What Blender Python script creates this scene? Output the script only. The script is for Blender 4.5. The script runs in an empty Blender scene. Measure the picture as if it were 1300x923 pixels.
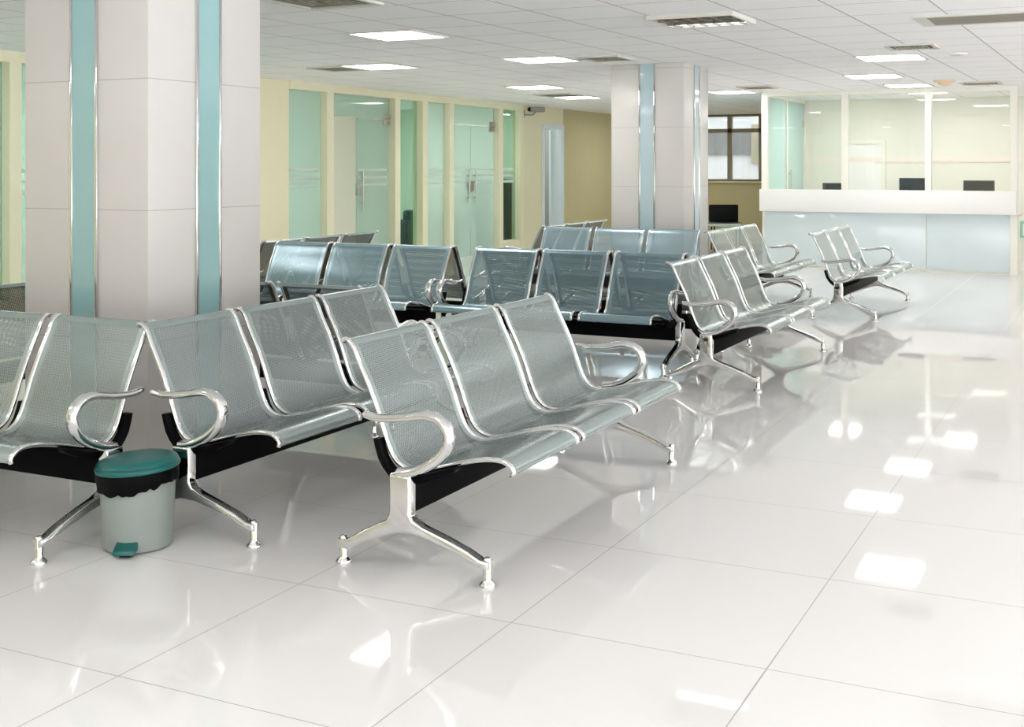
import bpy, bmesh, math, random
from mathutils import Vector, Matrix
random.seed(7)
scn = bpy.context.scene
COL = scn.collection
PI = math.pi
H = 2.445                      # ceiling height

# ------------------------------------------------------------------ materials
def newmat(name):
    m = bpy.data.materials.new(name); m.use_nodes = True
    nt = m.node_tree; nt.nodes.clear()
    out = nt.nodes.new('ShaderNodeOutputMaterial')
    return m, nt, out

def N(nt, typ, **kw):
    n = nt.nodes.new(typ)
    for k, v in kw.items(): setattr(n, k, v)
    return n

def math_(nt, op, a, b=None, c=None):
    n = nt.nodes.new('ShaderNodeMath'); n.operation = op
    for i, v in enumerate((a, b, c)):
        if v is None: continue
        if isinstance(v, (int, float)): n.inputs[i].default_value = v
        else: nt.links.new(v, n.inputs[i])
    return n.outputs[0]

def principled(nt, col, rough, metal=0.0, spec=0.5, coat=0.0):
    p = nt.nodes.new('ShaderNodeBsdfPrincipled')
    if col is not None: p.inputs['Base Color'].default_value = (*col, 1)
    p.inputs['Roughness'].default_value = rough
    p.inputs['Metallic'].default_value = metal
    p.inputs['Specular IOR Level'].default_value = spec
    p.inputs['Coat Weight'].default_value = coat
    p.inputs['Coat Roughness'].default_value = 0.05
    return p

def simple(name, col, rough=0.5, metal=0.0, spec=0.5, coat=0.0, var=0.04, scale=6.0):
    """plain surface with a faint tonal variation of its own"""
    m, nt, out = newmat(name)
    p = principled(nt, col, rough, metal, spec, coat)
    if var:
        tc = N(nt, 'ShaderNodeTexCoord'); no = N(nt, 'ShaderNodeTexNoise')
        no.inputs['Scale'].default_value = scale; no.inputs['Detail'].default_value = 3
        nt.links.new(tc.outputs['Object'], no.inputs['Vector'])
        mr = N(nt, 'ShaderNodeMapRange')
        mr.inputs['To Min'].default_value = 1 - var; mr.inputs['To Max'].default_value = 1 + var
        nt.links.new(no.outputs['Fac'], mr.inputs['Value'])
        mx = N(nt, 'ShaderNodeVectorMath', operation='SCALE')
        mx.inputs[0].default_value = col
        nt.links.new(mr.outputs['Result'], mx.inputs['Scale'])
        nt.links.new(mx.outputs['Vector'], p.inputs['Base Color'])
    nt.links.new(p.outputs[0], out.inputs[0])
    return m

def emit(name, col, s):
    m, nt, out = newmat(name)
    e = N(nt, 'ShaderNodeEmission'); e.inputs[0].default_value = (*col, 1); e.inputs[1].default_value = s
    nt.links.new(e.outputs[0], out.inputs[0]); return m

def line_mask(nt, coord, offset, period, half):
    """1 on a joint, 0 elsewhere"""
    t = math_(nt, 'DIVIDE', math_(nt, 'SUBTRACT', coord, offset), period)
    f = math_(nt, 'FRACT', t)
    d = math_(nt, 'MULTIPLY', math_(nt, 'MINIMUM', f, math_(nt, 'SUBTRACT', 1.0, f)), period)
    return math_(nt, 'LESS_THAN', d, half), math_(nt, 'FLOOR', t)

def tile_mat(name, col, joint, ox, px, oy, py, half, rough, spec=0.5, skew=0.0, var=0.015, coat=0.0, bump=0.0):
    m, nt, out = newmat(name)
    tc = N(nt, 'ShaderNodeTexCoord'); sp = N(nt, 'ShaderNodeSeparateXYZ')
    nt.links.new(tc.outputs['Object'], sp.inputs[0])
    X, Y = sp.outputs[0], sp.outputs[1]
    if skew: X = math_(nt, 'SUBTRACT', X, math_(nt, 'MULTIPLY', math_(nt, 'SUBTRACT', Y, 8.0), skew))
    mx, ix = line_mask(nt, X, ox, px, half); my, iy = line_mask(nt, Y, oy, py, half)
    mask = math_(nt, 'MAXIMUM', mx, my)
    cb = N(nt, 'ShaderNodeCombineXYZ'); nt.links.new(ix, cb.inputs[0]); nt.links.new(iy, cb.inputs[1])
    wn = N(nt, 'ShaderNodeTexWhiteNoise'); nt.links.new(cb.outputs[0], wn.inputs['Vector'])
    no = N(nt, 'ShaderNodeTexNoise'); no.inputs['Scale'].default_value = 2.5; no.inputs['Detail'].default_value = 4
    nt.links.new(tc.outputs['Object'], no.inputs['Vector'])
    s = math_(nt, 'ADD', math_(nt, 'MULTIPLY', wn.outputs[0], var), math_(nt, 'MULTIPLY', no.outputs['Fac'], var))
    s = math_(nt, 'ADD', s, 1.0 - var)
    sc = N(nt, 'ShaderNodeVectorMath', operation='SCALE'); sc.inputs[0].default_value = col
    nt.links.new(s, sc.inputs['Scale'])
    mix = N(nt, 'ShaderNodeMix', data_type='RGBA')
    nt.links.new(mask, mix.inputs[0]); nt.links.new(sc.outputs[0], mix.inputs[6]); mix.inputs[7].default_value = (*joint, 1)
    p = principled(nt, None, rough, 0, spec, coat)
    nt.links.new(mix.outputs[2], p.inputs['Base Color'])
    nt.links.new(math_(nt, 'ADD', math_(nt, 'MULTIPLY', mask, 0.5), rough), p.inputs['Roughness'])
    if bump:
        n2 = N(nt, 'ShaderNodeTexNoise'); n2.inputs['Scale'].default_value = 90; n2.inputs['Detail'].default_value = 3
        nt.links.new(tc.outputs['Object'], n2.inputs['Vector'])
        b = N(nt, 'ShaderNodeBump'); b.inputs['Strength'].default_value = bump; b.inputs['Distance'].default_value = 0.003
        nt.links.new(n2.outputs['Fac'], b.inputs['Height']); nt.links.new(b.outputs[0], p.inputs['Normal'])
    nt.links.new(p.outputs[0], out.inputs[0]); return m

def cladding_mat():
    m, nt, out = newmat('column_stone_tile')
    tc = N(nt, 'ShaderNodeTexCoord'); sp = N(nt, 'ShaderNodeSeparateXYZ'); nt.links.new(tc.outputs['Object'], sp.inputs[0])
    mask, iz = line_mask(nt, sp.outputs[2], 0.0, 0.6, 0.0022)
    no = N(nt, 'ShaderNodeTexNoise'); no.inputs['Scale'].default_value = 5; no.inputs['Detail'].default_value = 6
    nt.links.new(tc.outputs['Object'], no.inputs['Vector'])
    s = math_(nt, 'ADD', math_(nt, 'MULTIPLY', no.outputs['Fac'], 0.05), 0.975)
    sc = N(nt, 'ShaderNodeVectorMath', operation='SCALE'); sc.inputs[0].default_value = (0.64, 0.612, 0.585); nt.links.new(s, sc.inputs['Scale'])
    mix = N(nt, 'ShaderNodeMix', data_type='RGBA'); nt.links.new(mask, mix.inputs[0])
    nt.links.new(sc.outputs[0], mix.inputs[6]); mix.inputs[7].default_value = (0.46, 0.42, 0.38, 1)
    p = principled(nt, None, 0.28, 0, 0.3); nt.links.new(mix.outputs[2], p.inputs['Base Color'])
    nt.links.new(p.outputs[0], out.inputs[0]); return m

def glass(name, tint, haze_col, haze, gloss_rough=0.02, ior=1.5, thru=0.5):
    """sheet glass: tinted see-through, a share of frosting, mirror reflection by angle"""
    m, nt, out = newmat(name)
    tr = N(nt, 'ShaderNodeBsdfTransparent'); tr.inputs[0].default_value = (*tint, 1)
    di = N(nt, 'ShaderNodeBsdfDiffuse'); di.inputs[0].default_value = (*haze_col, 1)
    tl = N(nt, 'ShaderNodeBsdfTranslucent'); tl.inputs[0].default_value = (*haze_col, 1)
    a = N(nt, 'ShaderNodeMixShader'); a.inputs[0].default_value = thru
    nt.links.new(di.outputs[0], a.inputs[1]); nt.links.new(tl.outputs[0], a.inputs[2])
    b = N(nt, 'ShaderNodeMixShader'); b.inputs[0].default_value = haze
    nt.links.new(tr.outputs[0], b.inputs[1]); nt.links.new(a.outputs[0], b.inputs[2])
    gl = N(nt, 'ShaderNodeBsdfGlossy'); gl.inputs['Roughness'].default_value = gloss_rough
    ge = N(nt, 'ShaderNodeNewGeometry'); dp = N(nt, 'ShaderNodeVectorMath', operation='DOT_PRODUCT')
    nt.links.new(ge.outputs['Incoming'], dp.inputs[0]); nt.links.new(ge.outputs['Normal'], dp.inputs[1])
    f0 = ((ior - 1) / (ior + 1)) ** 2
    g5 = math_(nt, 'POWER', math_(nt, 'SUBTRACT', 1.0, math_(nt, 'ABSOLUTE', dp.outputs['Value'])), 5.0)
    fr = math_(nt, 'ADD', math_(nt, 'MULTIPLY', g5, 1.0 - f0), f0)
    c = N(nt, 'ShaderNodeMixShader')
    nt.links.new(fr, c.inputs[0]); nt.links.new(b.outputs[0], c.inputs[1]); nt.links.new(gl.outputs[0], c.inputs[2])
    nt.links.new(c.outputs[0], out.inputs[0]); return m

def perforated(name, col, umax, v0, v1, pitch=0.008, r=0.0026, film=0.0):
    """steel sheet punched with staggered round holes; UV is in metres"""
    m, nt, out = newmat(name)
    uv = N(nt, 'ShaderNodeUVMap'); uv.uv_map = 'UVMap'
    sp = N(nt, 'ShaderNodeSeparateXYZ'); nt.links.new(uv.outputs[0], sp.inputs[0])
    U, V = sp.outputs[0], sp.outputs[1]
    x = math_(nt, 'DIVIDE', U, pitch); y = math_(nt, 'DIVIDE', V, pitch * math.sqrt(3))
    def dist(off):
        fx = math_(nt, 'SUBTRACT', math_(nt, 'FRACT', math_(nt, 'ADD', x, off)), 0.5)
        fy = math_(nt, 'MULTIPLY', math_(nt, 'SUBTRACT', math_(nt, 'FRACT', math_(nt, 'ADD', y, off)), 0.5), math.sqrt(3))
        return math_(nt, 'ADD', math_(nt, 'MULTIPLY', fx, fx), math_(nt, 'MULTIPLY', fy, fy))
    d = math_(nt, 'MINIMUM', dist(0.0), dist(0.5))
    hole = math_(nt, 'LESS_THAN', d, (r / pitch) ** 2)
    inu = math_(nt, 'LESS_THAN', math_(nt, 'ABSOLUTE', U), umax)
    inv = math_(nt, 'MULTIPLY', math_(nt, 'GREATER_THAN', V, v0), math_(nt, 'LESS_THAN', V, v1))
    hole = math_(nt, 'MULTIPLY', hole, math_(nt, 'MULTIPLY', inu, inv))
    p = principled(nt, col, 0.27, 0.65, 0.5)
    if film:       # creased protective film: a glossy coat with horizontal wrinkles
        mp = N(nt, 'ShaderNodeMapping'); mp.inputs['Scale'].default_value = (5, 60, 1); nt.links.new(uv.outputs[0], mp.inputs[0])
        no = N(nt, 'ShaderNodeTexNoise'); no.inputs['Scale'].default_value = 1.0; no.inputs['Detail'].default_value = 2; no.inputs['Distortion'].default_value = 0.6
        oi = N(nt, 'ShaderNodeObjectInfo'); of = N(nt, 'ShaderNodeVectorMath', operation='ADD')
        nt.links.new(mp.outputs[0], of.inputs[0]); nt.links.new(math_(nt, 'MULTIPLY', oi.outputs['Random'], 40.0), of.inputs[1])
        nt.links.new(of.outputs[0], no.inputs['Vector'])
        b = N(nt, 'ShaderNodeBump'); b.inputs['Strength'].default_value = 0.5 * film; b.inputs['Distance'].default_value = 0.006
        nt.links.new(no.outputs['Fac'], b.inputs['Height'])
        p.inputs['Coat Weight'].default_value = 0.5; p.inputs['Coat Roughness'].default_value = 0.12
        nt.links.new(b.outputs[0], p.inputs['Coat Normal'])
    tr = N(nt, 'ShaderNodeBsdfTransparent')
    mx = N(nt, 'ShaderNodeMixShader')
    nt.links.new(hole, mx.inputs[0]); nt.links.new(p.outputs[0], mx.inputs[1]); nt.links.new(tr.outputs[0], mx.inputs[2])
    nt.links.new(mx.outputs[0], out.inputs[0]); return m

M = {}
M['floor'] = tile_mat('floor_porcelain', (0.80, 0.78, 0.768), (0.34, 0.33, 0.30), -1.687, 0.8, 3.255, 0.8, 0.0018, 0.032, 0.65, var=0.012)
M['ceil'] = tile_mat('ceiling_tile', (0.96, 0.955, 0.96), (0.54, 0.53, 0.51), -2.94, 0.622, 7.75, 0.6, 0.0065, 0.9, 0.1, skew=0.02, var=0.02, bump=0.15)
M['cream'] = simple('cream_paint', (0.84, 0.79, 0.57), 0.6, var=0.02)
M['olive'] = simple('ochre_wall', (0.60, 0.54, 0.31), 0.7, var=0.04)  # ochre tone, darker than the cream of the same wall line
M['mint'] = simple('mint_paint', (0.66, 0.76, 0.68), 0.7, var=0.03)
M['office'] = simple('office_paint', (0.79, 0.77, 0.69), 0.7, var=0.02)
M['divider'] = simple('divider_paint', (0.80, 0.76, 0.66), 0.7, var=0.02)
M['strip2'] = simple('pale_reflection_strip', (0.46, 0.58, 0.63), 0.06, spec=0.6, var=0.03, coat=0.6)  # second pillar's strip: grazing reflection put into a paler colour
M['white'] = simple('white_laminate', (0.86, 0.85, 0.83), 0.3, var=0.01)
M['ivory'] = simple('ivory_frame', (0.84, 0.82, 0.74), 0.4, var=0.01)
M['cream_frame'] = simple('cream_frame', (0.87, 0.83, 0.62), 0.45, var=0.01)
M['pink'] = simple('pink_border', (0.86, 0.75, 0.70), 0.6, var=0.01)
M['paleblue'] = simple('pale_blue_backpainted_glass', (0.66, 0.75, 0.775), 0.08, var=0.01, coat=0.3)
M['clad'] = cladding_mat()
M['strip'] = simple('teal_backpainted_glass', (0.30, 0.50, 0.51), 0.06, spec=0.6, var=0.03, coat=0.6)
M['chrome'] = simple('chrome', (0.74, 0.74, 0.74), 0.06, 1.0, var=0.0)
M['steel'] = simple('brushed_steel', (0.62, 0.60, 0.55), 0.3, 1.0, var=0.03)
M['perfrear'] = perforated('perforated_dark_rear', (0.085, 0.085, 0.08), 0.226, 0.062, 0.93)  # rear skin much darker than the front
M['perf'] = perforated('perforated_silver_sheet', (0.40, 0.47, 0.465), 0.226, 0.062, 0.93)
M['perfblue'] = perforated('perforated_blue_silver_sheet', (0.36, 0.50, 0.57), 0.226, 0.062, 0.93, film=0.35)
M['perfteal'] = perforated('film_wrapped_blue_sheet', (0.27, 0.40, 0.45), 0.226, 0.062, 0.93, film=1.0)
M['black'] = simple('black_powder_coat', (0.003, 0.003, 0.0035), 0.5, spec=0.06, var=0.0)
M['rubber'] = simple('black_plastic', (0.008, 0.008, 0.008), 0.5, spec=0.2, var=0.0)
M['tglass'] = glass('green_tinted_glass', (0.80, 0.93, 0.87), (0.62, 0.80, 0.71), 0.36)
M['fglass'] = glass('frosted_green_glass', (0.84, 0.94, 0.90), (0.70, 0.83, 0.77), 0.62, thru=0.65)
M['cgreen'] = glass('clear_green_glass', (0.74, 0.88, 0.80), (0.6, 0.8, 0.7), 0.02)
M['stripe'] = glass('white_frosted_band', (0.9, 0.96, 0.93), (0.95, 0.97, 0.95), 0.92, thru=0.6)
M['turq'] = glass('turquoise_tinted_glass', (0.70, 0.93, 0.92), (0.68, 0.92, 0.90), 0.85, thru=0.25)
M['cglass'] = glass('clear_screen_glass', (0.97, 0.98, 0.96), (0.88, 0.90, 0.86), 0.02)
M['winglass'] = glass('window_glass', (0.95, 0.97, 0.96), (0.9, 0.9, 0.9), 0.03)
M['alu'] = simple('bronze_window_frame', (0.30, 0.26, 0.17), 0.5, var=0.02)
M['lamp'] = emit('lit_diffuser', (1.0, 0.985, 0.96), 10.0)
M['lampdim'] = emit('lit_tube', (0.9, 0.93, 1.0), 3.0)
M['ventw'] = simple('vent_enamel', (0.66, 0.64, 0.58), 0.5, var=0.02)
M['ventd'] = simple('vent_duct', (0.10, 0.095, 0.07), 0.8, var=0.05)
M['louv'] = simple('louvre_aluminium', (0.26, 0.235, 0.19), 0.4, 0.4, var=0.02)
M['teal'] = simple('teal_plastic', (0.0, 0.105, 0.10), 0.3, var=0.02)
M['binbody'] = simple('grey_green_plastic', (0.27, 0.305, 0.285), 0.42, var=0.03, scale=12)
M['bag'] = simple('black_bin_liner', (0.003, 0.003, 0.003), 0.5, spec=0.06, var=0.0)
M['screen'] = simple('monitor_screen_back', (0.003, 0.004, 0.008), 0.4, spec=0.1, var=0.0)
M['navy'] = simple('monitor_bezel', (0.012, 0.020, 0.032), 0.4, spec=0.15, var=0.0)
M['sofa'] = simple('dark_teal_upholstery', (0.004, 0.045, 0.055), 0.6, var=0.1)
M['bottle'] = simple('blue_plastic', (0.10, 0.45, 0.70), 0.3, var=0.02)
M['doorblue'] = simple('pale_blue_door_paint', (0.74, 0.81, 0.85), 0.5, var=0.02)
M['greyroom'] = simple('grey_room_paint', (0.40, 0.42, 0.40), 0.7, var=0.05)
M['camgrey'] = simple('camera_housing', (0.34, 0.33, 0.30), 0.4, var=0.02)
M['amber'] = simple('amber_plastic', (0.80, 0.62, 0.42), 0.5, var=0.02)
M['greenbox'] = simple('green_panel', (0.30, 0.52, 0.40), 0.5, var=0.03)
M['stone'] = simple('grey_render', (0.16, 0.155, 0.15), 0.85, var=0.12, scale=3)
M['palewall'] = simple('white_render', (0.55, 0.545, 0.54), 0.85, var=0.08)
M['signblue'] = simple('blue_fascia', (0.20, 0.26, 0.62), 0.6, var=0.05)
M['aqua'] = simple('aqua_sheet', (0.18, 0.58, 0.52), 0.6, var=0.05)
M['asphalt'] = simple('pavement', (0.2, 0.2, 0.2), 0.9, var=0.1)

# ------------------------------------------------------------------ mesh helpers
class B:
    def __init__(s): s.bm = bmesh.new(); s.smooth = []
    def box(s, x0, x1, y0, y1, z0, z1, bevel=0.0, seg=2):
        t = bmesh.new()
        vs = [t.verts.new((x, y, z)) for x in (x0, x1) for y in (y0, y1) for z in (z0, z1)]
        for f in ((0,1,3,2), (4,6,7,5), (0,4,5,1), (2,3,7,6), (0,2,6,4), (1,5,7,3)): t.faces.new([vs[i] for i in f])
        bmesh.ops.recalc_face_normals(t, faces=t.faces)
        if bevel: bmesh.ops.bevel(t, geom=list(t.edges), offset=bevel, segments=seg, profile=0.5, affect='EDGES')
        s.merge(t, False); return s
    def merge(s, t, smooth):
        for f in t.faces: f.smooth = smooth
        me = bpy.data.meshes.new('tmp'); t.to_mesh(me); t.free(); s.bm.from_mesh(me); bpy.data.meshes.remove(me)
    def prism(s, pts, a0, a1, axis='y', bevel=0.0, seg=3, smooth=True):
        """outline in the (d, z) plane pushed along y (or in (x,y) along z)"""
        t = bmesh.new()
        def P(p, a): return (p[0], a, p[1]) if axis == 'y' else ((p[0], p[1], a) if axis == 'z' else (a, p[0], p[1]))
        lo = [t.verts.new(P(p, a0)) for p in pts]; hi = [t.verts.new(P(p, a1)) for p in pts]
        t.faces.new(lo); t.faces.new(hi[::-1])
        rim = []
        n = len(pts)
        for i in range(n):
            t.faces.new((lo[i], hi[i], hi[(i+1) % n], lo[(i+1) % n]))
            rim += [(lo[i], lo[(i+1) % n]), (hi[i], hi[(i+1) % n])]
        bmesh.ops.recalc_face_normals(t, faces=t.faces)
        if bevel:
            ed = [t.edges.get(e) for e in rim]
            bmesh.ops.bevel(t, geom=ed, offset=bevel, segments=seg, profile=0.5, affect='EDGES', clamp_overlap=True)
        s.merge(t, smooth); return s
    def tube(s, path, rad, seg=12, squash=1.0, side=Vector((0, 1, 0)), cap=True):
        """tube along a path; rad is a number or a list; squash widens it along `side`"""
        path = [Vector(p) for p in path]; n = len(path)
        rad = rad if isinstance(rad, (list, tuple)) else [rad] * n
        t = bmesh.new(); rings = []
        for i, p in enumerate(path):
            d = (path[min(i+1, n-1)] - path[max(i-1, 0)]).normalized()
            sd = side - d * side.dot(d)
            sd = sd.normalized() if sd.length > 1e-4 else d.orthogonal().normalized()
            up = d.cross(sd)
            rings.append([t.verts.new(p + sd * (math.cos(a) * rad[i] * squash) + up * (math.sin(a) * rad[i])) for a in [2*PI*k/seg for k in range(seg)]])
        for r0, r1 in zip(rings, rings[1:]):
            for k in range(seg): t.faces.new((r0[k], r0[(k+1) % seg], r1[(k+1) % seg], r1[k]))
        if cap:
            for r, q, sgn in ((rings[0], path[0] + (path[0]-path[1]).normalized()*rad[0]*0.6, -1), (rings[-1], path[-1] + (path[-1]-path[-2]).normalized()*rad[-1]*0.6, 1)):
                c = t.verts.new(q)
                for k in range(seg): t.faces.new((r[(k+1) % seg], r[k], c) if sgn < 0 else (r[k], r[(k+1) % seg], c))
        bmesh.ops.recalc_face_normals(t, faces=t.faces)
        s.merge(t, True); return s
    def lathe(s, prof, cx=0, cy=0, seg=32, tilt=None, rfun=None):
        """profile of (radius, z) turned about a vertical axis; closed where radius is 0"""
        t = bmesh.new(); rings = []
        for j, (r, z) in enumerate(prof):
            if r < 1e-6: rings.append([t.verts.new((cx, cy, z))])
            else:
                ring = []
                for k in range(seg):
                    a = 2*PI*k/seg; rr, zz = rfun(j, a, r, z) if rfun else (r, z)
                    ring.append(t.verts.new((cx + rr*math.cos(a), cy + rr*math.sin(a), zz)))
                rings.append(ring)
        for r0, r1 in zip(rings, rings[1:]):
            for k in range(seg):
                k2 = (k+1) % seg
                if len(r0) == 1 and len(r1) == 1: continue
                if len(r0) == 1: t.faces.new((r0[0], r1[k2], r1[k]))
                elif len(r1) == 1: t.faces.new((r0[k], r0[k2], r1[0]))
                else: t.faces.new((r0[k], r0[k2], r1[k2], r1[k]))
        if tilt: bmesh.ops.transform(t, matrix=tilt, verts=t.verts)
        bmesh.ops.recalc_face_normals(t, faces=t.faces)
        s.merge(t, True); return s
    def xform(s, mtx): bmesh.ops.transform(s.bm, matrix=mtx, verts=s.bm.verts); return s
    def build(s, name, mat, parent=None, kind=None, auto=True):
        me = bpy.data.meshes.new(name); s.bm.to_mesh(me); s.bm.free()
        me.materials.append(mat)
        if auto:
            try: me.set_sharp_from_angle(angle=math.radians(42))
            except Exception: pass
        o = bpy.data.objects.new(name, me); COL.objects.link(o)
        if parent: o.parent = parent
        if kind: o['kind'] = kind
        return o

def empty(name, loc=(0, 0, 0), rz=0.0, kind=None):
    o = bpy.data.objects.new(name, None); COL.objects.link(o)
    o.location = loc; o.rotation_euler = (0, 0, rz); o.empty_display_size = 0.1
    if kind: o['kind'] = kind
    return o

def tag(o, label, cat, group=None):
    o['label'] = label; o['category'] = cat
    if group: o['group'] = group
    return o

def copy_tree(o, parent=None):
    c = o.copy(); COL.objects.link(c); c.parent = parent
    for ch in list(o.children): copy_tree(ch, c)
    return c

def catmull(pts, n=6):
    out = []; P = [Vector(p) for p in pts]
    for i in range(len(P) - 1):
        p0, p1, p2, p3 = P[max(i-1, 0)], P[i], P[i+1], P[min(i+2, len(P)-1)]
        for k in range(n):
            t = k / n
            out.append(0.5*((2*p1) + (p2-p0)*t + (2*p0-5*p1+4*p2-p3)*t*t + (3*p1-p0-3*p2+p3)*t**3))
    out.append(P[-1]); return out

# ------------------------------------------------------------------ the room shell
def struct(name, bm, mat, parent=None): return bm.build(name, mat, parent, None if parent else 'structure')

struct('floor', B().box(-16, 7, -6, 24, -0.10, 0), M['floor'])
struct('ceiling', B().box(-16, 7, -6, 24, H, H + 0.12), M['ceil'])

# left wall line, x = -9.1: solid pieces between the glazed bays
w = B()
w.box(-9.25, -9.10, -6.0, 3.20, 0, H)
w.box(-9.25, -9.10, 10.30, 11.71, 0, H)
w.box(-9.25, -9.10, 17.93, 18.72, 0, H)
w.box(-9.25, -9.10, 18.72, 19.60, 2.15, H)
struct('wall_left', w, M['cream'])
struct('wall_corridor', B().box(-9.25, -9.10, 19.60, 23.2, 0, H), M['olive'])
struct('wall_rear', B().box(-4.62, 7, 18.80, 18.95, 0, H), M['office'])
struct('trim_1', B().box(-4.50, 7, 18.785, 18.80, 1.47, 1.55), M['pink'])
# hall walls beyond the picture; unseen window openings, added to light the hall
w = B(); w.box(-9.25, -2.8, -6.2, -6.0, 0, H); w.box(-2.8, 7.2, -6.2, -6.0, 0, 0.5); w.box(-2.8, 7.2, -6.2, -6.0, 2.32, H)
for x in (0.6, 3.8, 6.7): w.box(x, x + 0.5, -6.2, -6.0, 0.5, 2.32)
struct('wall_front', w, M['cream'])
w = B(); w.box(7.0, 7.2, -6, 18.8, 0, 0.25); w.box(7.0, 7.2, -6, 18.8, 2.32, H)
for y in range(-6, 19, 4): w.box(7.0, 7.2, y, y + 0.5, 0.25, 2.32)
w.box(7.0, 7.2, 11.0, 18.8, 0.25, 2.32)
struct('wall_right', w, M['cream'])
# rooms behind the glass
struct('wall_room_back', B().box(-12.65, -12.5, 3.0, 24, 0, H), M['mint'])
w = B(); w.box(-12.5, -9.25, 3.05, 3.20, 0, H); w.box(-12.5, -9.25, 13.99, 14.10, 0, H)
struct('wall_room_divider', w, M['divider'])
struct('wall_room_end', B().box(-12.5, -9.25, 18.60, 18.72, 0, H), M['mint'])
struct('wall_store', B().box(-12.5, -9.25, 19.62, 19.75, 0, H), M['greyroom'])
# window wall at the end of the corridor
w = B()
w.box(-9.25, -4.45, 23.0, 23.2, 0, 1.12)
w.box(-9.25, -4.45, 23.0, 23.2, 2.43, H)
w.box(-9.25, -8.95, 23.0, 23.2, 1.12, 2.43)
w.box(-6.36, -4.45, 23.0, 23.2, 1.12, 2.43)
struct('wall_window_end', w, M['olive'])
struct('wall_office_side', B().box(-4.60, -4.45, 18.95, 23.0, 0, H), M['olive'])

# glazed partition: posts, rails, panes
post_spans = [(5.05, 5.19), (7.62, 7.78), (9.05, 9.20), (12.39, 12.56), (13.96, 14.12), (14.68, 14.85), (15.44, 15.60), (17.02, 17.19), (17.78, 17.93)]
t = B()
for a, b in post_spans: t.box(-9.22, -9.055, a + 0.03, b, 0, 2.345)
t.box(-9.22, -9.055, 3.20, 10.30, 2.345, H); t.box(-9.22, -9.055, 11.71, 17.93, 2.345, H)
struct('trim_2', t, M['cream_frame'])
def pane_bay(i, y0, y1, mat, stripes=True, rail=True, z0=0.19, z1=2.345):
    e = empty('window_%d' % i, (-9.16, (y0+y1)/2, 0), kind='structure'); hw = (y1-y0)/2
    B().box(-0.005, 0.005, -hw, hw, z0, z1).build('pane', mat, e)
    if rail: B().box(-0.05, 0.09, -hw, hw, 0, z0, 0.004).build('bottom_rail', M['cream_frame'], e)
    if stripes:
        s = B()
        for z in (1.36, 1.26, 1.16): s.box(0.0055, 0.0075, -hw + 0.05, hw - 0.05, z - 0.019, z + 0.019)
        s.build('frosted_band', M['stripe'], e)
    return e
pane_bay(1, 3.20, 5.08, M['tglass'])
pane_bay(2, 5.19, 7.65, M['tglass'])
pane_bay(3, 7.78, 9.08, M['tglass'])
pane_bay(4, 9.20, 10.30, M['tglass'])
pane_bay(5, 11.71, 12.42, M['fglass'])
pane_bay(6, 14.12, 14.71, M['cgreen'], stripes=False)
pane_bay(7, 14.85, 15.47, M['fglass'])
pane_bay(8, 17.19, 17.81, M['cgreen'])

def patch(bm, y, z): bm.box(-0.03, 0.03, y - 0.075, y + 0.075, z - 0.035, z + 0.035, 0.004)
def pull(bm, y, z0, z1, x=0.05):
    bm.tube([(x, y, z0), (x, y, z1)], 0.012, 10, side=Vector((0, 1, 0)))
    for z in (z0 + 0.10, z1 - 0.10): bm.tube([(0.0, y, z), (x, y, z)], 0.009, 8)
def glass_door(i, y0, y1, split, left_open):
    e = empty('door_%d' % i, (-9.16, split, 0), kind='structure')
    a, b = y0 - split, y1 - split
    B().box(-0.005, 0.005, a, b, 2.06, 2.345).build('transom_pane', M['fglass'], e)
    p = B()
    for y in (a + 0.075, b - 0.075):
        patch(p, y, 2.085)
    p.build('patch_fitting', M['steel'], e)
    for side in (0, 1):
        lo, hi = (a + 0.01, -0.004) if side == 0 else (0.004, b - 0.01)
        leaf = B(); leaf.box(-0.006, 0.006, lo, hi, 0.012, 2.045)
        hd = B(); yh = hi - 0.10 if side == 0 else lo + 0.10
        pull(hd, yh, 0.82, 1.36); pull(hd, yh, 0.82, 1.36, -0.05)
        st = B()
        for z in (1.36, 1.26, 1.16): st.box(0.0065, 0.0085, lo + 0.05, hi - 0.16 if side == 0 else hi - 0.05, z - 0.016, z + 0.016)
        lk = B(); lk.box(-0.025, 0.025, (hi - 0.075) if side == 0 else lo, hi if side == 0 else lo + 0.075, 1.02, 1.17, 0.012)
        pt = B(); patch(pt, lo + 0.08 if side == 0 else hi - 0.08, 2.005)
        lf = leaf.build('leaf', M['fglass'], e)
        kids = [hd.build('handle', M['steel'], lf), st.build('frosted_band', M['stripe'], lf), lk.build('lock', M['steel'], lf), pt.build('hinge_patch', M['steel'], lf)]
        if side == 0 and left_open:
            piv = Matrix.Translation((0, lo, 0)) @ Matrix.Rotation(math.radians(86), 4, 'Z') @ Matrix.Translation((0, -lo, 0))
            lf.matrix_local = piv
    return e
glass_door(1, 12.56, 13.99, 13.20, True)
glass_door(2, 15.60, 17.05, 16.28, False)

# plain doorway in the left wall further on
d = empty('door_3', (-9.10, 19.16, 0), kind='structure')
f = B(); f.box(-0.16, 0.02, -0.44, -0.36, 0, 2.07); f.box(-0.22, 0.02, 0.34, 0.44, 0, 2.07); f.box(-0.16, 0.02, -0.44, 0.44, 2.07, 2.15)
f.build('frame', M['doorblue'], d)
f = B(); f.box(-0.22, -0.18, 0.30, 0.345, 0.02, 2.06); f.build('door_stop', M['doorblue'], d)

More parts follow.
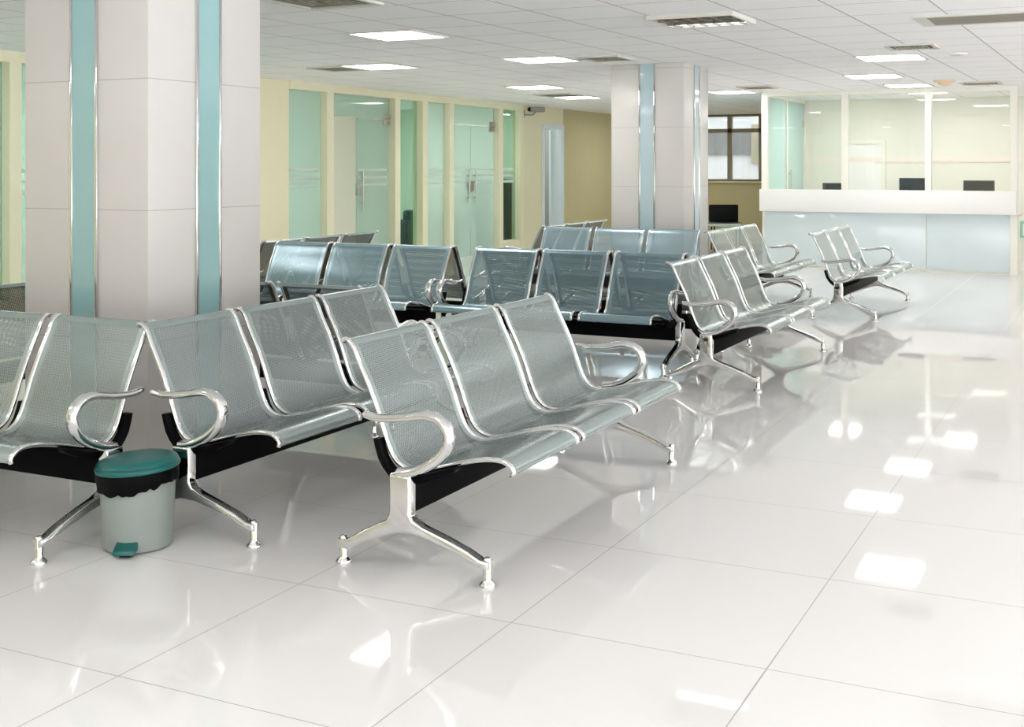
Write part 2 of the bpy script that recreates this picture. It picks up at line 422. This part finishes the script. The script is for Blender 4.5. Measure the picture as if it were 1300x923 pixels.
# corridor window
wn = empty('window_9', (-7.655, 23.06, 0), kind='structure')
f = B()
x0, x1 = -8.95 + 7.655, -6.36 + 7.655
f.box(x0, x1, -0.06, 0.03, 1.10, 1.155); f.box(x0, x1, -0.06, 0.03, 2.40, 2.44); f.box(x0, x1, -0.06, 0.03, 2.08, 2.16)
for x in (x0, -0.66 + 0.02, 0.585, x1 - 0.07): f.box(x, x + 0.09, -0.06, 0.03, 1.155, 2.40)
f.build('frame', M['alu'], wn)
B().box(x0, x1, -0.012, -0.004, 1.155, 2.40).build('pane', M['winglass'], wn)
B().box(x0 - 0.03, x1 + 0.05, -0.13, -0.06, 1.085, 1.115, 0.004).build('sill', M['cream'], wn)

# columns
def pillar(x, y, s, strip):
    """x, y: the corner nearest the camera side (right, front)"""
    e = empty('pillar', (x - s/2, y + s/2, 0), kind='structure'); h = s/2
    B().box(-h, h, -h, h, 0, H, 0.006, 2).build('cladding', M['clad'], e)
    for k in range(4):
        R = Matrix.Rotation(k*PI/2, 4, 'Z')
        B().box(-0.073, 0.073, -h - 0.006, -h + 0.01, 0.0, H).xform(R).build('glass_strip', strip, e)
        c = B(); c.box(-0.087, -0.072, -h - 0.012, -h + 0.01, 0, H, 0.003); c.box(0.072, 0.087, -h - 0.012, -h + 0.01, 0, H, 0.003)
        c.xform(R).build('edge_trim', M['chrome'], e)
    return e
pillar(-3.974, 4.102, 0.78, M['strip'])
pillar(-3.94, 11.35, 0.785, M['strip2'])

# ------------------------------------------------------------------ reception
rc = empty('reception_counter', (-2.88, 16.5, 0))
tag(rc, 'long white reception counter with pale blue glass front under the glazed screen', 'counter')
X = lambda v: v + 2.88
B().box(X(-4.575), X(-1.19), -0.10, 0.02, 0.78, 1.085, 0.004).build('fascia', M['white'], rc)
B().box(X(-4.52), X(-2.322), -0.02, 0.0, 0.03, 0.78, 0.002).build('front_panel', M['paleblue'], rc)
B().box(X(-2.308), X(-1.215), -0.02, 0.0, 0.03, 0.78, 0.002).build('front_panel', M['paleblue'], rc)
B().box(X(-4.56), X(-1.19), 0.0, 0.06, 0.0, 0.78).build('carcass', M['ivory'], rc)
B().box(X(-4.45), X(-1.19), 0.06, 0.80, 0.74, 0.78, 0.003).build('worktop', M['white'], rc)
for x in (-4.47, -2.36, -2.27, -1.27):
    for z in (0.08, 0.73): B().tube([(X(x), -0.02, z), (X(x), -0.026, z)], 0.009, 10, side=Vector((1, 0, 0))).build('panel_screw', M['steel'], rc)

sw = empty('window_10', (-2.88, 16.5, 0), kind='structure')
f = B()
for a, b in ((-4.56, -4.475), (-3.44, -3.35), (-2.335, -2.255), (-1.27, -1.18)): f.box(X(a), X(b), -0.04, 0.05, 1.08, 2.39)
f.box(X(-4.56), X(-1.18), -0.04, 0.05, 2.39, H)
f.build('frame', M['ivory'], sw)
for a, b in ((-4.475, -3.44), (-3.35, -2.335), (-2.255, -1.27)): B().box(X(a), X(b), 0.0, 0.008, 1.09, 2.39).build('pane', M['cglass'], sw)
B().box(X(-1.27), X(-1.18), -0.04, 0.05, 0, 1.08).build('end_post', M['ivory'], sw)
# glazed return at the left end of the office
sw = empty('window_11', (-4.52, 17.65, 0), kind='structure')
f = B()
f.box(-0.03, 0.03, -1.10, 1.15, 2.39, H); f.box(-0.03, 0.03, -0.03, 0.03, 0.1, 2.39); f.box(-0.03, 0.03, 1.10, 1.15, 0.1, 2.39); f.box(-0.03, 0.03, -1.10, 1.15, 0, 0.1)
f.build('frame', M['ivory'], sw)
B().box(-0.005, 0.005, -1.10, -0.03, 0.1, 2.39).build('pane', M['turq'], sw)
pn = B().box(-0.005, 0.005, 0.03, 1.10, 0.1, 2.39).build('pane', M['turq'], sw)
h_ = B(); h_.tube([(0.05, 0.16, 0.95), (0.05, 0.16, 1.35)], 0.014, 10); h_.tube([(0, 0.16, 1.0), (0.05, 0.16, 1.0)], 0.01, 8); h_.tube([(0, 0.16, 1.3), (0.05, 0.16, 1.3)], 0.01, 8)
h_.build('handle', M['steel'], pn)
h_ = B(); h_.box(-0.03, 0.03, 1.02, 1.10, 2.02, 2.12, 0.004); h_.build('hinge_patch', M['steel'], pn)
# low door in the office wall
d = empty('door_4', (-3.56, 18.8, 0), kind='structure')
f = B(); f.box(-0.32, -0.26, -0.035, 0, 0, 1.755); f.box(0.25, 0.31, -0.035, 0, 0, 1.755); f.box(-0.32, 0.31, -0.035, 0, 1.755, 1.81)
f.build('frame', M['ivory'], d)
lf = B().box(-0.26, 0.25, -0.012, 0, 0.01, 1.745).build('leaf', M['white'], d)
h_ = B(); h_.tube([(-0.20, -0.012, 0.95), (-0.20, -0.05, 0.95), (-0.10, -0.05, 0.95)], 0.009, 8, side=Vector((0, 0, 1))); h_.build('handle', M['steel'], lf)

def monitor(x, w, top, z0, mat, label):
    e = empty('computer_monitor', (x, 17.02, 0.78))
    tag(e, label, 'monitor', 'monitors behind the reception counter')
    B().box(-w/2, w/2, 0, 0.035, z0, top - 0.78, 0.006).build('housing', M['navy'], e)
    B().box(-w/2 + 0.018, w/2 - 0.018, -0.004, 0.0, z0 + 0.018, top - 0.78 - 0.022).build('back_cover', mat, e)
    B().box(-0.03, 0.03, 0.01, 0.03, 0.01, z0 + 0.05, 0.004).build('stand', M['rubber'], e)
    B().box(-0.11, 0.11, -0.06, 0.12, 0, 0.012, 0.004).build('base', M['rubber'], e)
monitor(-3.655, 0.34, 1.17, 0.10, M['screen'], 'black monitor behind the counter, partly cut off by a white post')
monitor(-2.575, 0.37, 1.245, 0.10, M['navy'], 'slate blue monitor, tallest above the counter, in the middle screen bay')
monitor(-1.71, 0.40, 1.215, 0.10, M['screen'], 'black monitor standing free in the right-hand bay of the counter screen')

e = empty('wall_box', (-1.12, 18.8, 0.48)); tag(e, 'small green framed box on the wall right of the counter end', 'wall box')
B().box(-0.19, 0.19, -0.07, 0, -0.12, 0.12, 0.006).build('frame', M['greenbox'], e)
B().box(-0.15, 0.15, -0.076, -0.07, -0.085, 0.085).build('door', M['white'], e)

# ------------------------------------------------------------------ benches
PROF = [(-0.050, 0.762), (-0.042, 0.776), (-0.024, 0.774), (0.000, 0.750), (0.025, 0.697), (0.068, 0.613), (0.105, 0.530), (0.136, 0.445), (0.165, 0.383), (0.200, 0.350),
        (0.250, 0.337), (0.335, 0.352), (0.430, 0.379), (0.525, 0.401), (0.590, 0.405), (0.628, 0.394), (0.646, 0.373), (0.640, 0.357), (0.624, 0.350)]
OFF = 0.292       # half the foot spacing: local x = d - OFF
SP = [(p[0] - OFF, p[1]) for p in catmull([(a, b, 0) for a, b in PROF], 4)]

def sheet(name, parent, yc, hw=0.256, th=0.0018):
    """pressed sheet with real thickness: bright front skin, darker rear skin"""
    bm = bmesh.new(); uvl = bm.loops.layers.uv.new('UVMap')
    L = [0.0]
    for a, b in zip(SP, SP[1:]): L.append(L[-1] + math.hypot(b[0]-a[0], b[1]-a[1]))
    n = len(SP); rear = []
    for k in range(n):
        a, b = SP[max(k-1, 0)], SP[min(k+1, n-1)]
        d = math.hypot(b[0]-a[0], b[1]-a[1]); rear.append((SP[k][0] + (b[1]-a[1])/d*th, SP[k][1] - (b[0]-a[0])/d*th))
    ys = [-hw, -hw*0.6, -hw*0.2, hw*0.2, hw*0.6, hw]
    def layer(P, mi, flip):
        g = [[bm.verts.new((x, yc + y, z)) for y in ys] for x, z in P]
        for i in range(n - 1):
            for j in range(len(ys) - 1):
                q = ((i, j), (i, j+1), (i+1, j+1), (i+1, j))
                if flip: q = q[::-1]
                f = bm.faces.new([g[a][b] for a, b in q]); f.smooth = True; f.material_index = mi
                for lp, (ii, jj) in zip(f.loops, q): lp[uvl].uv = (ys[jj], L[ii])
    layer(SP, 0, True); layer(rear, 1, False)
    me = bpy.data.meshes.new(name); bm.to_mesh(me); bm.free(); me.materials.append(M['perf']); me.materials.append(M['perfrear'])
    o = bpy.data.objects.new(name, me); COL.objects.link(o); o.parent = parent
    return o

LEG = [(-0.010, 0.086), (0.025, 0.088), (0.096, 0.130), (0.160, 0.163), (0.192, 0.178), (0.206, 0.200), (0.208, 0.250), (0.208, 0.338), (0.292, 0.338),
       (0.292, 0.250), (0.291, 0.208), (0.302, 0.187), (0.340, 0.169), (0.434, 0.140), (0.508, 0.114), (0.560, 0.089), (0.594, 0.086),
       (0.594, 0.058), (0.556, 0.063), (0.490, 0.091), (0.387, 0.122), (0.321, 0.137), (0.255, 0.141), (0.205, 0.129), (0.106, 0.089), (0.031, 0.053), (-0.010, 0.056)]
ARM = [(0.088, 0.532), (0.150, 0.523), (0.245, 0.531), (0.335, 0.547), (0.385, 0.542), (0.422, 0.517), (0.436, 0.480), (0.424, 0.440), (0.390, 0.402), (0.340, 0.370), (0.285, 0.349), (0.232, 0.340)]
BRK = [(0.108, 0.440), (0.128, 0.372), (0.170, 0.318), (0.215, 0.296), (0.300, 0.300), (0.430, 0.352), (0.425, 0.368), (0.330, 0.338), (0.245, 0.322), (0.190, 0.334), (0.152, 0.376), (0.128, 0.440)]

def make_bench():
    e = empty('waiting_bench')
    D = lambda p: (p[0] - OFF, p[1])
    B().box(0.212 - OFF, 0.288 - OFF, -0.88, 0.88, 0.205, 0.312, 0.006).build('beam', M['black'], e)
    for y in (-0.905, 0.905):
        lg = B(); lg.prism([D(p) for p in LEG], y - 0.023, y + 0.023, 'y', 0.009, 3)
        lo = lg.build('leg_frame', M['chrome'], e)
        for d in (0.004, 0.582):
            ft = B(); ft.lathe([(0, 0.0), (0.028, 0.0), (0.0285, 0.006), (0.024, 0.012), (0.016, 0.019), (0.0145, 0.024), (0.0145, 0.088), (0.012, 0.094), (0.006, 0.0975), (0, 0.098)], d - OFF, y, 20)
            ft.build('foot', M['chrome'], lo)
        path = [(p[0] - OFF, y, p[1]) for p in catmull([(a, b, 0) for a, b in ARM], 5)]
        n = len(path); rad = []
        for i in range(n):
            t = i / (n-1)
            rad.append(0.0125 + 0.008 * min(1, t/0.45) if t < 0.6 else 0.0205 - 0.004*(t-0.6)/0.4)
        rad[0] = 0.009
        B().tube(path, rad, 14, 1.25).build('armrest', M['chrome'], e)
    for y in (-0.856, -0.289, 0.289, 0.856):
        B().prism([D(p) for p in catmull([(a, b, 0) for a, b in BRK], 2)], y - 0.020, y + 0.020, 'y', 0.003, 2).build('seat_bracket', M['black'], e)
    for yc in (-0.578, 0.0, 0.578):
        s = sheet('seat', e, yc)
        for sgn in (-1, 1):
            r = B(); pts = [(x, yc + sgn*0.260, z) for x, z in SP[3:-5]]
            r.tube(pts, 0.0088, 10, 1.15); r.build('edge_rail', M['chrome'], s)
    return e

GRP = 'perforated steel waiting benches'
R90 = PI/2
benches = [  # centre x, centre y, rotation (0 faces +x, -90 faces the camera side), label
    (-2.195, 4.408, 0, 'silver perforated bench standing alone in front, its bright chrome leg nearest the viewer'),
    (-3.175, 4.412, 0, 'silver perforated bench right of the pedal bin, backed against the stone pillar'),
    (-4.352, 3.325, -R90, 'silver perforated bench left of the pedal bin, running out of the picture'),
    (-5.54, 7.745, -R90, 'bluish silver bench facing forward in the middle row, in front of the glass doors'),
    (-3.635, 7.745, -R90, 'bluish silver bench in the middle row with plastic-looking sheen, its black beam fully exposed'),
    (-4.56, 10.88, -R90, 'silver bench facing forward at the foot of the far pillar'),
    (-5.54, 8.435, R90, 'bench turned to the glass doors, back to back with the middle row and mostly hidden'),
    (-3.635, 8.435, R90, 'bench hidden back to back behind the exposed black beam bench, showing dark back edges'),
    (-2.32, 8.15, 0, 'silver bench end-on beside the aisle, right of the middle row'),
    (-3.285, 11.87, 0, 'silver bench right of the far pillar, behind the aisle bench'),
    (-2.285, 11.92, 0, 'silver bench standing alone in front of the pale blue reception counter'),
    (-6.79, 8.83, PI, 'bench seen from its dark rear at the left end of the middle row'),
    (-5.79, 12.12, PI, 'bench seen from its grey rear, left of the far pillar by the olive wall'),
    (-4.40, 5.485, R90, 'dark bench seen from behind, peeping over the pillar bench right of the stone pillar'),
    (-5.64, 4.62, PI, 'dark bench seen from behind, left of the stone pillar at the picture edge'),
]
proto = make_bench()
for i, (x, y, r, lab) in enumerate(benches):
    o = proto if i == 0 else copy_tree(proto)
    o.location = (x, y, 0); o.rotation_euler = (0, 0, r)
    tag(o, lab, 'bench', GRP)

for o, mt in ((3, 'perfblue'), (4, 'perfteal'), (5, 'perfblue')):
    b_ = [q for q in COL.objects if q.name == ('waiting_bench.%03d' % o)][0]
    for s_ in b_.children:
        if s_.name.startswith('seat') and 'bracket' not in s_.name:
            s_.material_slots[0].link = 'OBJECT'; s_.material_slots[0].material = M[mt]

# ------------------------------------------------------------------ pedal bin
bn = empty('pedal_bin', (-3.283, 3.337, 0), math.radians(-62))     # local +x points at the viewer
tag(bn, 'grey pedal bin with green lid and black liner between two benches', 'bin')
B().lathe([(0, 0.004), (0.118, 0.004), (0.124, 0.010), (0.136, 0.285), (0.132, 0.285), (0.126, 0.20), (0, 0.19)], 0, 0, 48).build('body', M['binbody'], bn)
rnd = [random.uniform(-1, 1) for _ in range(64)]
def bagf(j, a, r, z):
    k = int(a/(2*PI)*64) % 64
    if j == 0: return r + 0.004*rnd[k], z + 0.010*rnd[(k*3) % 64] - 0.014*math.cos(a*2 + 1.0)
    if j in (1, 2): return r + 0.004*rnd[(k*5) % 64], z
    return r, z
B().lathe([(0.1415, 0.228), (0.146, 0.250), (0.147, 0.272), (0.143, 0.290), (0.120, 0.292)], 0, 0, 64, rfun=bagf).build('bin_liner', M['bag'], bn)
tl = Matrix.Translation((0, 0, 0.292)) @ Matrix.Rotation(math.radians(3), 4, 'X') @ Matrix.Translation((0, 0, -0.292))
B().lathe([(0.137, 0.288), (0.149, 0.288), (0.1515, 0.297), (0.149, 0.303), (0.145, 0.306), (0.146, 0.311), (0.141, 0.319), (0.12, 0.328), (0.08, 0.335), (0.03, 0.338), (0, 0.338)], 0, 0, 56, tilt=tl).build('lid', M['teal'], bn)
p = B(); p.prism([(0.10, 0.020), (0.165, 0.012), (0.172, 0.018), (0.170, 0.030), (0.118, 0.050), (0.10, 0.050)], -0.040, 0.036, 'y', 0.004, 2)
po = p.build('pedal', M['teal'], bn)
B().box(0.09, 0.150, -0.022, 0.018, 0.003, 0.016, 0.002).build('pedal_hinge', M['rubber'], po)

# ------------------------------------------------------------------ ceiling fittings
ZC = H
def ceiling_light(x0, x1, y0, y1, label):
    cx, cy = (x0+x1)/2, (y0+y1)/2; hx, hy = (x1-x0)/2, (y1-y0)/2
    e = empty('ceiling_light', (cx, cy, ZC)); tag(e, label, 'ceiling light', 'square ceiling light panels')
    f = B(); t = 0.022
    f.box(-hx, hx, -hy, -hy+t, -0.014, 0); f.box(-hx, hx, hy-t, hy, -0.014, 0); f.box(-hx, -hx+t, -hy+t, hy-t, -0.014, 0); f.box(hx-t, hx, -hy+t, hy-t, -0.014, 0)
    f.build('frame', M['ventw'], e)
    B().box(-hx+t, hx-t, -hy+t, hy-t, -0.010, -0.002).build('diffuser', M['lamp'], e)
ceiling_light(-5.45, -4.86, 7.72, 8.29, 'lit square ceiling panel nearest the stone pillar')
ceiling_light(-7.24, -6.63, 10.12, 10.70, 'lit square ceiling panel touching a small dark vent near the cream wall')
ceiling_light(-5.36, -4.77, 10.12, 10.70, 'lit square ceiling panel just left of the far pillar top vent')
ceiling_light(-7.20, -6.58, 13.68, 14.26, 'lit square ceiling panel above the frosted double doors')
ceiling_light(-7.62, -7.04, 16.02, 16.58, 'small far lit ceiling panel beside the dark vent near the security camera')
ceiling_light(-2.26, -1.66, 11.32, 11.93, 'lit square ceiling panel beside the slatted square vent, first before the counter')
ceiling_light(-2.84, -2.24, 13.62, 14.22, 'lit square ceiling panel second in the run towards the reception counter')
ceiling_light(-2.71, -2.15, 15.42, 15.98, 'lit square ceiling panel directly above the counter screen')
ceiling_light(-5.15, -4.58, 15.75, 16.32, 'lit square ceiling panel right of the far pillar top')

def square_vent(x0, x1, y0, y1, label):
    cx, cy = (x0+x1)/2, (y0+y1)/2; hx, hy = (x1-x0)/2, (y1-y0)/2
    e = empty('ceiling_vent', (cx, cy, ZC)); tag(e, label, 'vent', 'square ceiling vents')
    f = B(); t = 0.035
    f.box(-hx, hx, -hy, -hy+t, -0.016, 0); f.box(-hx, hx, hy-t, hy, -0.016, 0); f.box(-hx, -hx+t, -hy+t, hy-t, -0.016, 0); f.box(hx-t, hx, -hy+t, hy-t, -0.016, 0)
    f.build('frame', M['ventw'], e)
    B().box(-hx+t, hx-t, -hy+t, hy-t, -0.004, -0.001).build('duct', M['ventd'], e)
    s = B()
    for k in range(1, 5):      # nested sloping blades
        q = k/5.2; ax, ay = (hx-t)*(1-q), (hy-t)*(1-q); m = 0.022
        for (xa, xb, ya, yb) in ((-ax, ax, -ay, -ay+m), (-ax, ax, ay-m, ay), (-ax, -ax+m, -ay+m, ay-m), (ax-m, ax, -ay+m, ay-m)): s.box(xa, xb, ya, yb, -0.014, -0.007)
    s.build('blades', M['louv'], e)
square_vent(-4.82, -4.24, 5.85, 6.42, 'dark slatted square ceiling vent cut by the top picture edge')
square_vent(-7.72, -7.26, 10.22, 10.70, 'small dark ceiling vent left of a lit panel by the cream wall')
square_vent(-4.68, -4.24, 10.33, 10.83, 'square ceiling vent just in front of the far pillar top')
square_vent(-1.83, -1.41, 10.43, 10.88, 'pale slatted square vent above the counter beside a lit panel')
square_vent(-7.62, -7.04, 15.36, 15.96, 'dark ceiling vent nearest the security camera')
square_vent(-1.79, -1.31, 15.4, 15.9, 'far square vent right of the amber detector above the counter')
square_vent(-4.50, -4.06, 15.0, 15.5, 'faint ceiling vent right of the far pillar by a lit panel')
square_vent(-7.05, -6.55, 18.6, 19.1, 'dark ceiling vent in the dim corridor before the window')

e = empty('louvre_light', (-2.655, 8.03, ZC)); tag(e, 'dim louvred ceiling light with aluminium cross blades, half lit', 'ceiling light')
f = B(); hx, hy, t = 0.31, 0.29, 0.02
f.box(-hx, hx, -hy, -hy+t, -0.03, 0); f.box(-hx, hx, hy-t, hy, -0.03, 0); f.box(-hx, -hx+t, -hy+t, hy-t, -0.03, 0); f.box(hx-t, hx, -hy+t, hy-t, -0.03, 0)
f.build('frame', M['ventw'], e)
B().box(-hx+t, hx-t, -hy+t, hy-t, -0.004, -0.001).build('tray', M['ventd'], e)
s = B()
for k in range(6):
    x = -hx + t + (2*hx - 2*t)*(k+0.5)/6; s.box(x - 0.004, x + 0.004, -hy+t, hy-t, -0.030, -0.005)
for k in (1, 2): y = -hy + 2*hy*k/3; s.box(-hx+t, hx-t, y-0.004, y+0.004, -0.030, -0.005)
s.build('louvre', M['louv'], e)
B().box(-hx+t+0.03, hx-t-0.02, hy-t-0.11, hy-t-0.03, -0.016, -0.006).build('tube', M['lampdim'], e)

e = empty('linear_diffuser', (-0.30, 8.83, ZC)); tag(e, 'long slotted air diffuser in the ceiling at the upper right', 'vent')
f = B(); hx, hy = 1.0, 0.29
f.box(-hx, hx, -hy, -hy+0.05, -0.014, 0); f.box(-hx, hx, hy-0.05, hy, -0.014, 0); f.box(-hx, -hx+0.09, -hy+0.05, hy-0.05, -0.014, 0); f.box(hx-0.09, hx, -hy+0.05, hy-0.05, -0.014, 0)
f.build('frame', M['ventw'], e)
B().box(-hx+0.09, hx-0.09, -hy+0.05, hy-0.05, -0.004, -0.001).build('duct', M['ventd'], e)
s = B()
for k in range(9):
    y = -hy + 0.075 + k*0.0545; s.box(-hx+0.09, hx-0.09, y - 0.016, y + 0.016, -0.013, -0.006)
s.build('blades', M['louv'], e)

e = empty('smoke_detector', (-1.91, 15.05, ZC)); tag(e, 'round amber detector on the ceiling above the counter', 'detector')
B().lathe([(0, 0), (0.125, 0), (0.125, -0.012), (0.115, -0.02), (0, -0.02)], 0, 0, 28).build('base', M['amber'], e)
B().lathe([(0, -0.02), (0.08, -0.02), (0.07, -0.05), (0.04, -0.058), (0, -0.058)], 0, 0, 28).build('chamber', M['amber'], e)
e = empty('speaker_disc', (-1.345, 11.54, ZC)); tag(e, 'flat round white disc on the ceiling right of the lit panel', 'ceiling speaker')
B().lathe([(0, 0), (0.09, 0), (0.088, -0.01), (0.075, -0.014), (0, -0.014)], 0, 0, 28).build('rim', M['white'], e)
B().lathe([(0, -0.014), (0.065, -0.014), (0.06, -0.017), (0, -0.017)], 0, 0, 28).build('grille', M['ventw'], e)

# security camera on the left wall
e = empty('security_camera', (-9.10, 18.0, 2.30)); tag(e, 'grey security camera on a wall bracket beside the glass partition', 'camera')
br = B(); br.box(0, 0.012, -0.04, 0.04, -0.06, 0.06, 0.003); br.tube([(0.01, 0, -0.02), (0.16, 0.06, -0.02), (0.17, 0.10, 0.02)], 0.014, 10, side=Vector((0, 0, 1))); br.build('bracket', M['camgrey'], e)
MT = Matrix.Translation((0.20, 0.12, 0.07)) @ Matrix.Rotation(math.radians(-133), 4, 'Z')
B().box(-0.05, 0.05, -0.05, 0.05, -0.045, 0.045, 0.01).xform(Matrix.Translation((0.20, 0.12, 0.07)) @ Matrix.Rotation(math.radians(-133), 4, 'Z') @ Matrix.Diagonal((2.6, 1, 1, 1))).build('housing', M['camgrey'], e)
B().box(-0.16, 0.17, -0.06, 0.06, 0.047, 0.056, 0.003).xform(MT).build('sunshield', M['white'], e)
B().tube([(0.13, 0, 0), (0.155, 0, 0)], 0.034, 16, side=Vector((0, 0, 1))).xform(MT).build('lens', M['rubber'], e)

# ------------------------------------------------------------------ things behind the glass and in the corridor
def sofa(x, y, rz, w, hgt, label):
    e = empty('armchair', (x, y, 0), rz); tag(e, label, 'armchair', 'dark teal armchairs behind the glass')
    B().box(-0.30, 0.30, -w/2, w/2, 0.12, 0.40, 0.04, 3).build('seat', M['sofa'], e)
    B().box(-0.36, -0.22, -w/2, w/2, 0.12, hgt, 0.05, 3).build('backrest', M['sofa'], e)
    for s_ in (-1, 1): B().box(-0.30, 0.28, s_*w/2 - 0.05, s_*w/2 + 0.05, 0.12, 0.56, 0.04, 3).build('armrest', M['sofa'], e)
    for a in (-0.26, 0.22):
        for s_ in (-1, 1): B().box(a - 0.02, a + 0.02, s_*(w/2-0.06) - 0.02, s_*(w/2-0.06) + 0.02, 0, 0.12).build('leg', M['rubber'], e)
sofa(-10.15, 15.85, PI, 0.66, 0.74, 'dark teal armchair behind the greenest glass panel')
sofa(-9.98, 16.64, 0, 0.50, 0.64, 'low dark green armchair back behind the striped panel left of the double doors')
e = empty('water_jug', (-9.84, 15.86, 0.74)); tag(e, 'small blue container standing on the armchair back behind the green glass', 'container')
B().lathe([(0, 0), (0.06, 0), (0.065, 0.01), (0.065, 0.11), (0.05, 0.13), (0.025, 0.14), (0, 0.14)], 0, 0, 24).build('body', M['bottle'], e)
B().lathe([(0, 0.14), (0.027, 0.14), (0.027, 0.165), (0, 0.165)], 0, 0, 20).build('cap', M['white'], e)
e = empty('upholstered_cabinet', (-9.55, 18.0, 0)); tag(e, 'tall dark teal cabinet behind the last glass panel before the camera', 'cabinet')
B().box(-0.25, 0.25, -0.42, 0.55, 0.06, 1.15, 0.02, 3).build('body', M['sofa'], e)
B().box(-0.26, 0.26, -0.43, 0.56, 1.15, 1.18, 0.008).build('top', M['sofa'], e)
B().box(-0.22, 0.22, -0.38, 0.50, 0, 0.06).build('plinth', M['rubber'], e)

e = empty('office_chair', (-5.98, 19.35, 0), math.radians(25)); tag(e, 'black chair behind the low glass table in the dim corridor', 'chair')
B().box(-0.25, 0.25, -0.24, 0.24, 0.40, 0.47, 0.02, 3).build('seat', M['rubber'], e)
B().box(-0.25, 0.25, 0.20, 0.27, 0.46, 0.76, 0.025, 3).build('backrest', M['rubber'], e)
for a in (-0.21, 0.21):
    for b in (-0.2, 0.2): B().tube([(a, b, 0), (a, b, 0.40)], 0.012, 8, side=Vector((1, 0, 0))).build('leg', M['rubber'], e)
e = empty('glass_table', (-5.85, 18.60, 0)); tag(e, 'low glass-topped table in the corridor left of the counter', 'table')
B().box(-0.42, 0.42, -0.25, 0.25, 0.47, 0.485, 0.003).build('top', M['turq'], e)
f = B(); f.box(-0.42, 0.42, -0.26, -0.24, 0.445, 0.47); f.box(-0.42, 0.42, 0.24, 0.26, 0.445, 0.47); f.build('frame', M['steel'], e)
for a in (-0.38, 0.38):
    for b in (-0.22, 0.22): B().tube([(a, b, 0), (a, b, 0.45)], 0.014, 8, side=Vector((1, 0, 0))).build('leg', M['steel'], e)

# outside the corridor window
struct('ground_outside', B().box(-40, 14, 24, 60, -0.12, -0.02), M['asphalt'])
e = empty('neighbour_building', (-11.0, 33.0, 0)); tag(e, 'pale building seen through the corridor window', 'building')
B().box(-9, 9, 0, 4, 0, 7).build('wall', M['palewall'], e)
B().box(-9, 9, -0.06, 0, 0, 0.95).build('plinth', M['stone'], e)
B().box(-9, 9, -0.10, 0, 1.75, 2.45).build('stone_band', M['stone'], e)
B().box(-1.2, 1.6, -0.3, 0, 3.0, 3.3).build('fascia_board', M['signblue'], e)
for x in (-7.0, -4.6, -0.6, 2.1, 4.6):
    f = B().box(x-0.5, x+0.5, -0.14, 0.0, 1.5, 2.6).build('window', M['alu'], e)
    B().box(x-0.44, x+0.44, -0.15, -0.13, 1.56, 2.54).build('pane', M['winglass'], f)
B().box(-3.0, -1.4, -0.5, -0.1, 0, 1.2, 0.03).build('sheeted_stack', M['aqua'], e)

# ------------------------------------------------------------------ light
def area(name, x, y, z, sx, sy, e, col=(1, 0.985, 0.96), rot=(0, 0, 0)):
    l = bpy.data.lights.new(name, 'AREA'); l.shape = 'RECTANGLE'; l.size = sx; l.size_y = sy; l.energy = e; l.color = col
    o = bpy.data.objects.new(name, l); COL.objects.link(o); o.location = (x, y, z); o.rotation_euler = rot
    return o
# the rest of the hall's ceiling panels, over the part nearest and right of the camera
for x, y in ((-8.0, 2.0), (-8.0, 6.2), (-5.2, 1.6), (-2.3, 1.6), (0.6, 1.6), (-2.3, -2.0), (0.6, -2.0), (-5.2, -2.0), (0.6, 5.6), (3.4, 5.6), (3.4, 1.6), (0.9, 11.0), (3.4, 11.0), (0.9, 15.0), (3.4, 15.0)):
    area('hall_panel', x, y, H - 0.02, 0.58, 0.58, 6)
for x, y, e in ((-10.7, 4.5, 16), (-10.7, 8.0, 16), (-11.2, 10.8, 26), (-10.6, 15.2, 17), (-10.6, 17.4, 17), (-3.6, 17.5, 11), (-2.0, 17.5, 11)):
    area('room_panel', x, y, H - 0.02, 0.4, 0.4, e)
area('corridor_fill', -7.6, 20.8, H - 0.02, 0.5, 0.5, 10)  # fill light added to brighten the dim corridor and window frame
area('store_panel', -10.2, 19.15, H - 0.02, 0.3, 0.3, 9)

wd = bpy.data.worlds.new('world'); scn.world = wd; wd.use_nodes = True
wt = wd.node_tree; bg = wt.nodes['Background']          # overcast sky; added brighter glow below the horizon lifts the ceiling
tc = N(wt, 'ShaderNodeTexCoord'); sp = N(wt, 'ShaderNodeSeparateXYZ'); wt.links.new(tc.outputs['Generated'], sp.inputs[0])
mr = N(wt, 'ShaderNodeMapRange'); wt.links.new(sp.outputs[2], mr.inputs['Value'])
mr.inputs['From Min'].default_value = -0.12; mr.inputs['From Max'].default_value = 0.05; mr.inputs['To Min'].default_value = 6.5; mr.inputs['To Max'].default_value = 1.7
bg.inputs[0].default_value = (0.93, 0.965, 1.0, 1); wt.links.new(mr.outputs['Result'], bg.inputs[1])

# ------------------------------------------------------------------ camera
cam = bpy.data.cameras.new('camera'); co = bpy.data.objects.new('camera', cam); COL.objects.link(co)
FPX, CX, CY = 1516.0, 710.0, 212.0
cam.sensor_fit = 'HORIZONTAL'; cam.sensor_width = 36.0; cam.lens = FPX * 36.0 / 1300.0
cam.shift_x = -(CX - 650.0) / 1300.0
cam.shift_y = -(461.5 - CY) / 1300.0
cam.clip_start = 0.05; cam.clip_end = 200
yaw = math.atan(710.0 / 1516.0)
co.location = (0, 0, 1.3976); co.rotation_euler = (PI/2, 0, yaw)
scn.camera = co

vs = scn.view_settings
vs.view_transform = 'Standard'; vs.look = 'None'; vs.gamma = 1.0; vs.use_curve_mapping = False; vs.exposure = 0.90
c = scn.cycles
c.max_bounces = 10; c.diffuse_bounces = 5; c.glossy_bounces = 6; c.transparent_max_bounces = 24; c.transmission_bounces = 6
c.caustics_reflective = False; c.sample_clamp_indirect = 6.0
try: c.use_denoising = True
except Exception: pass
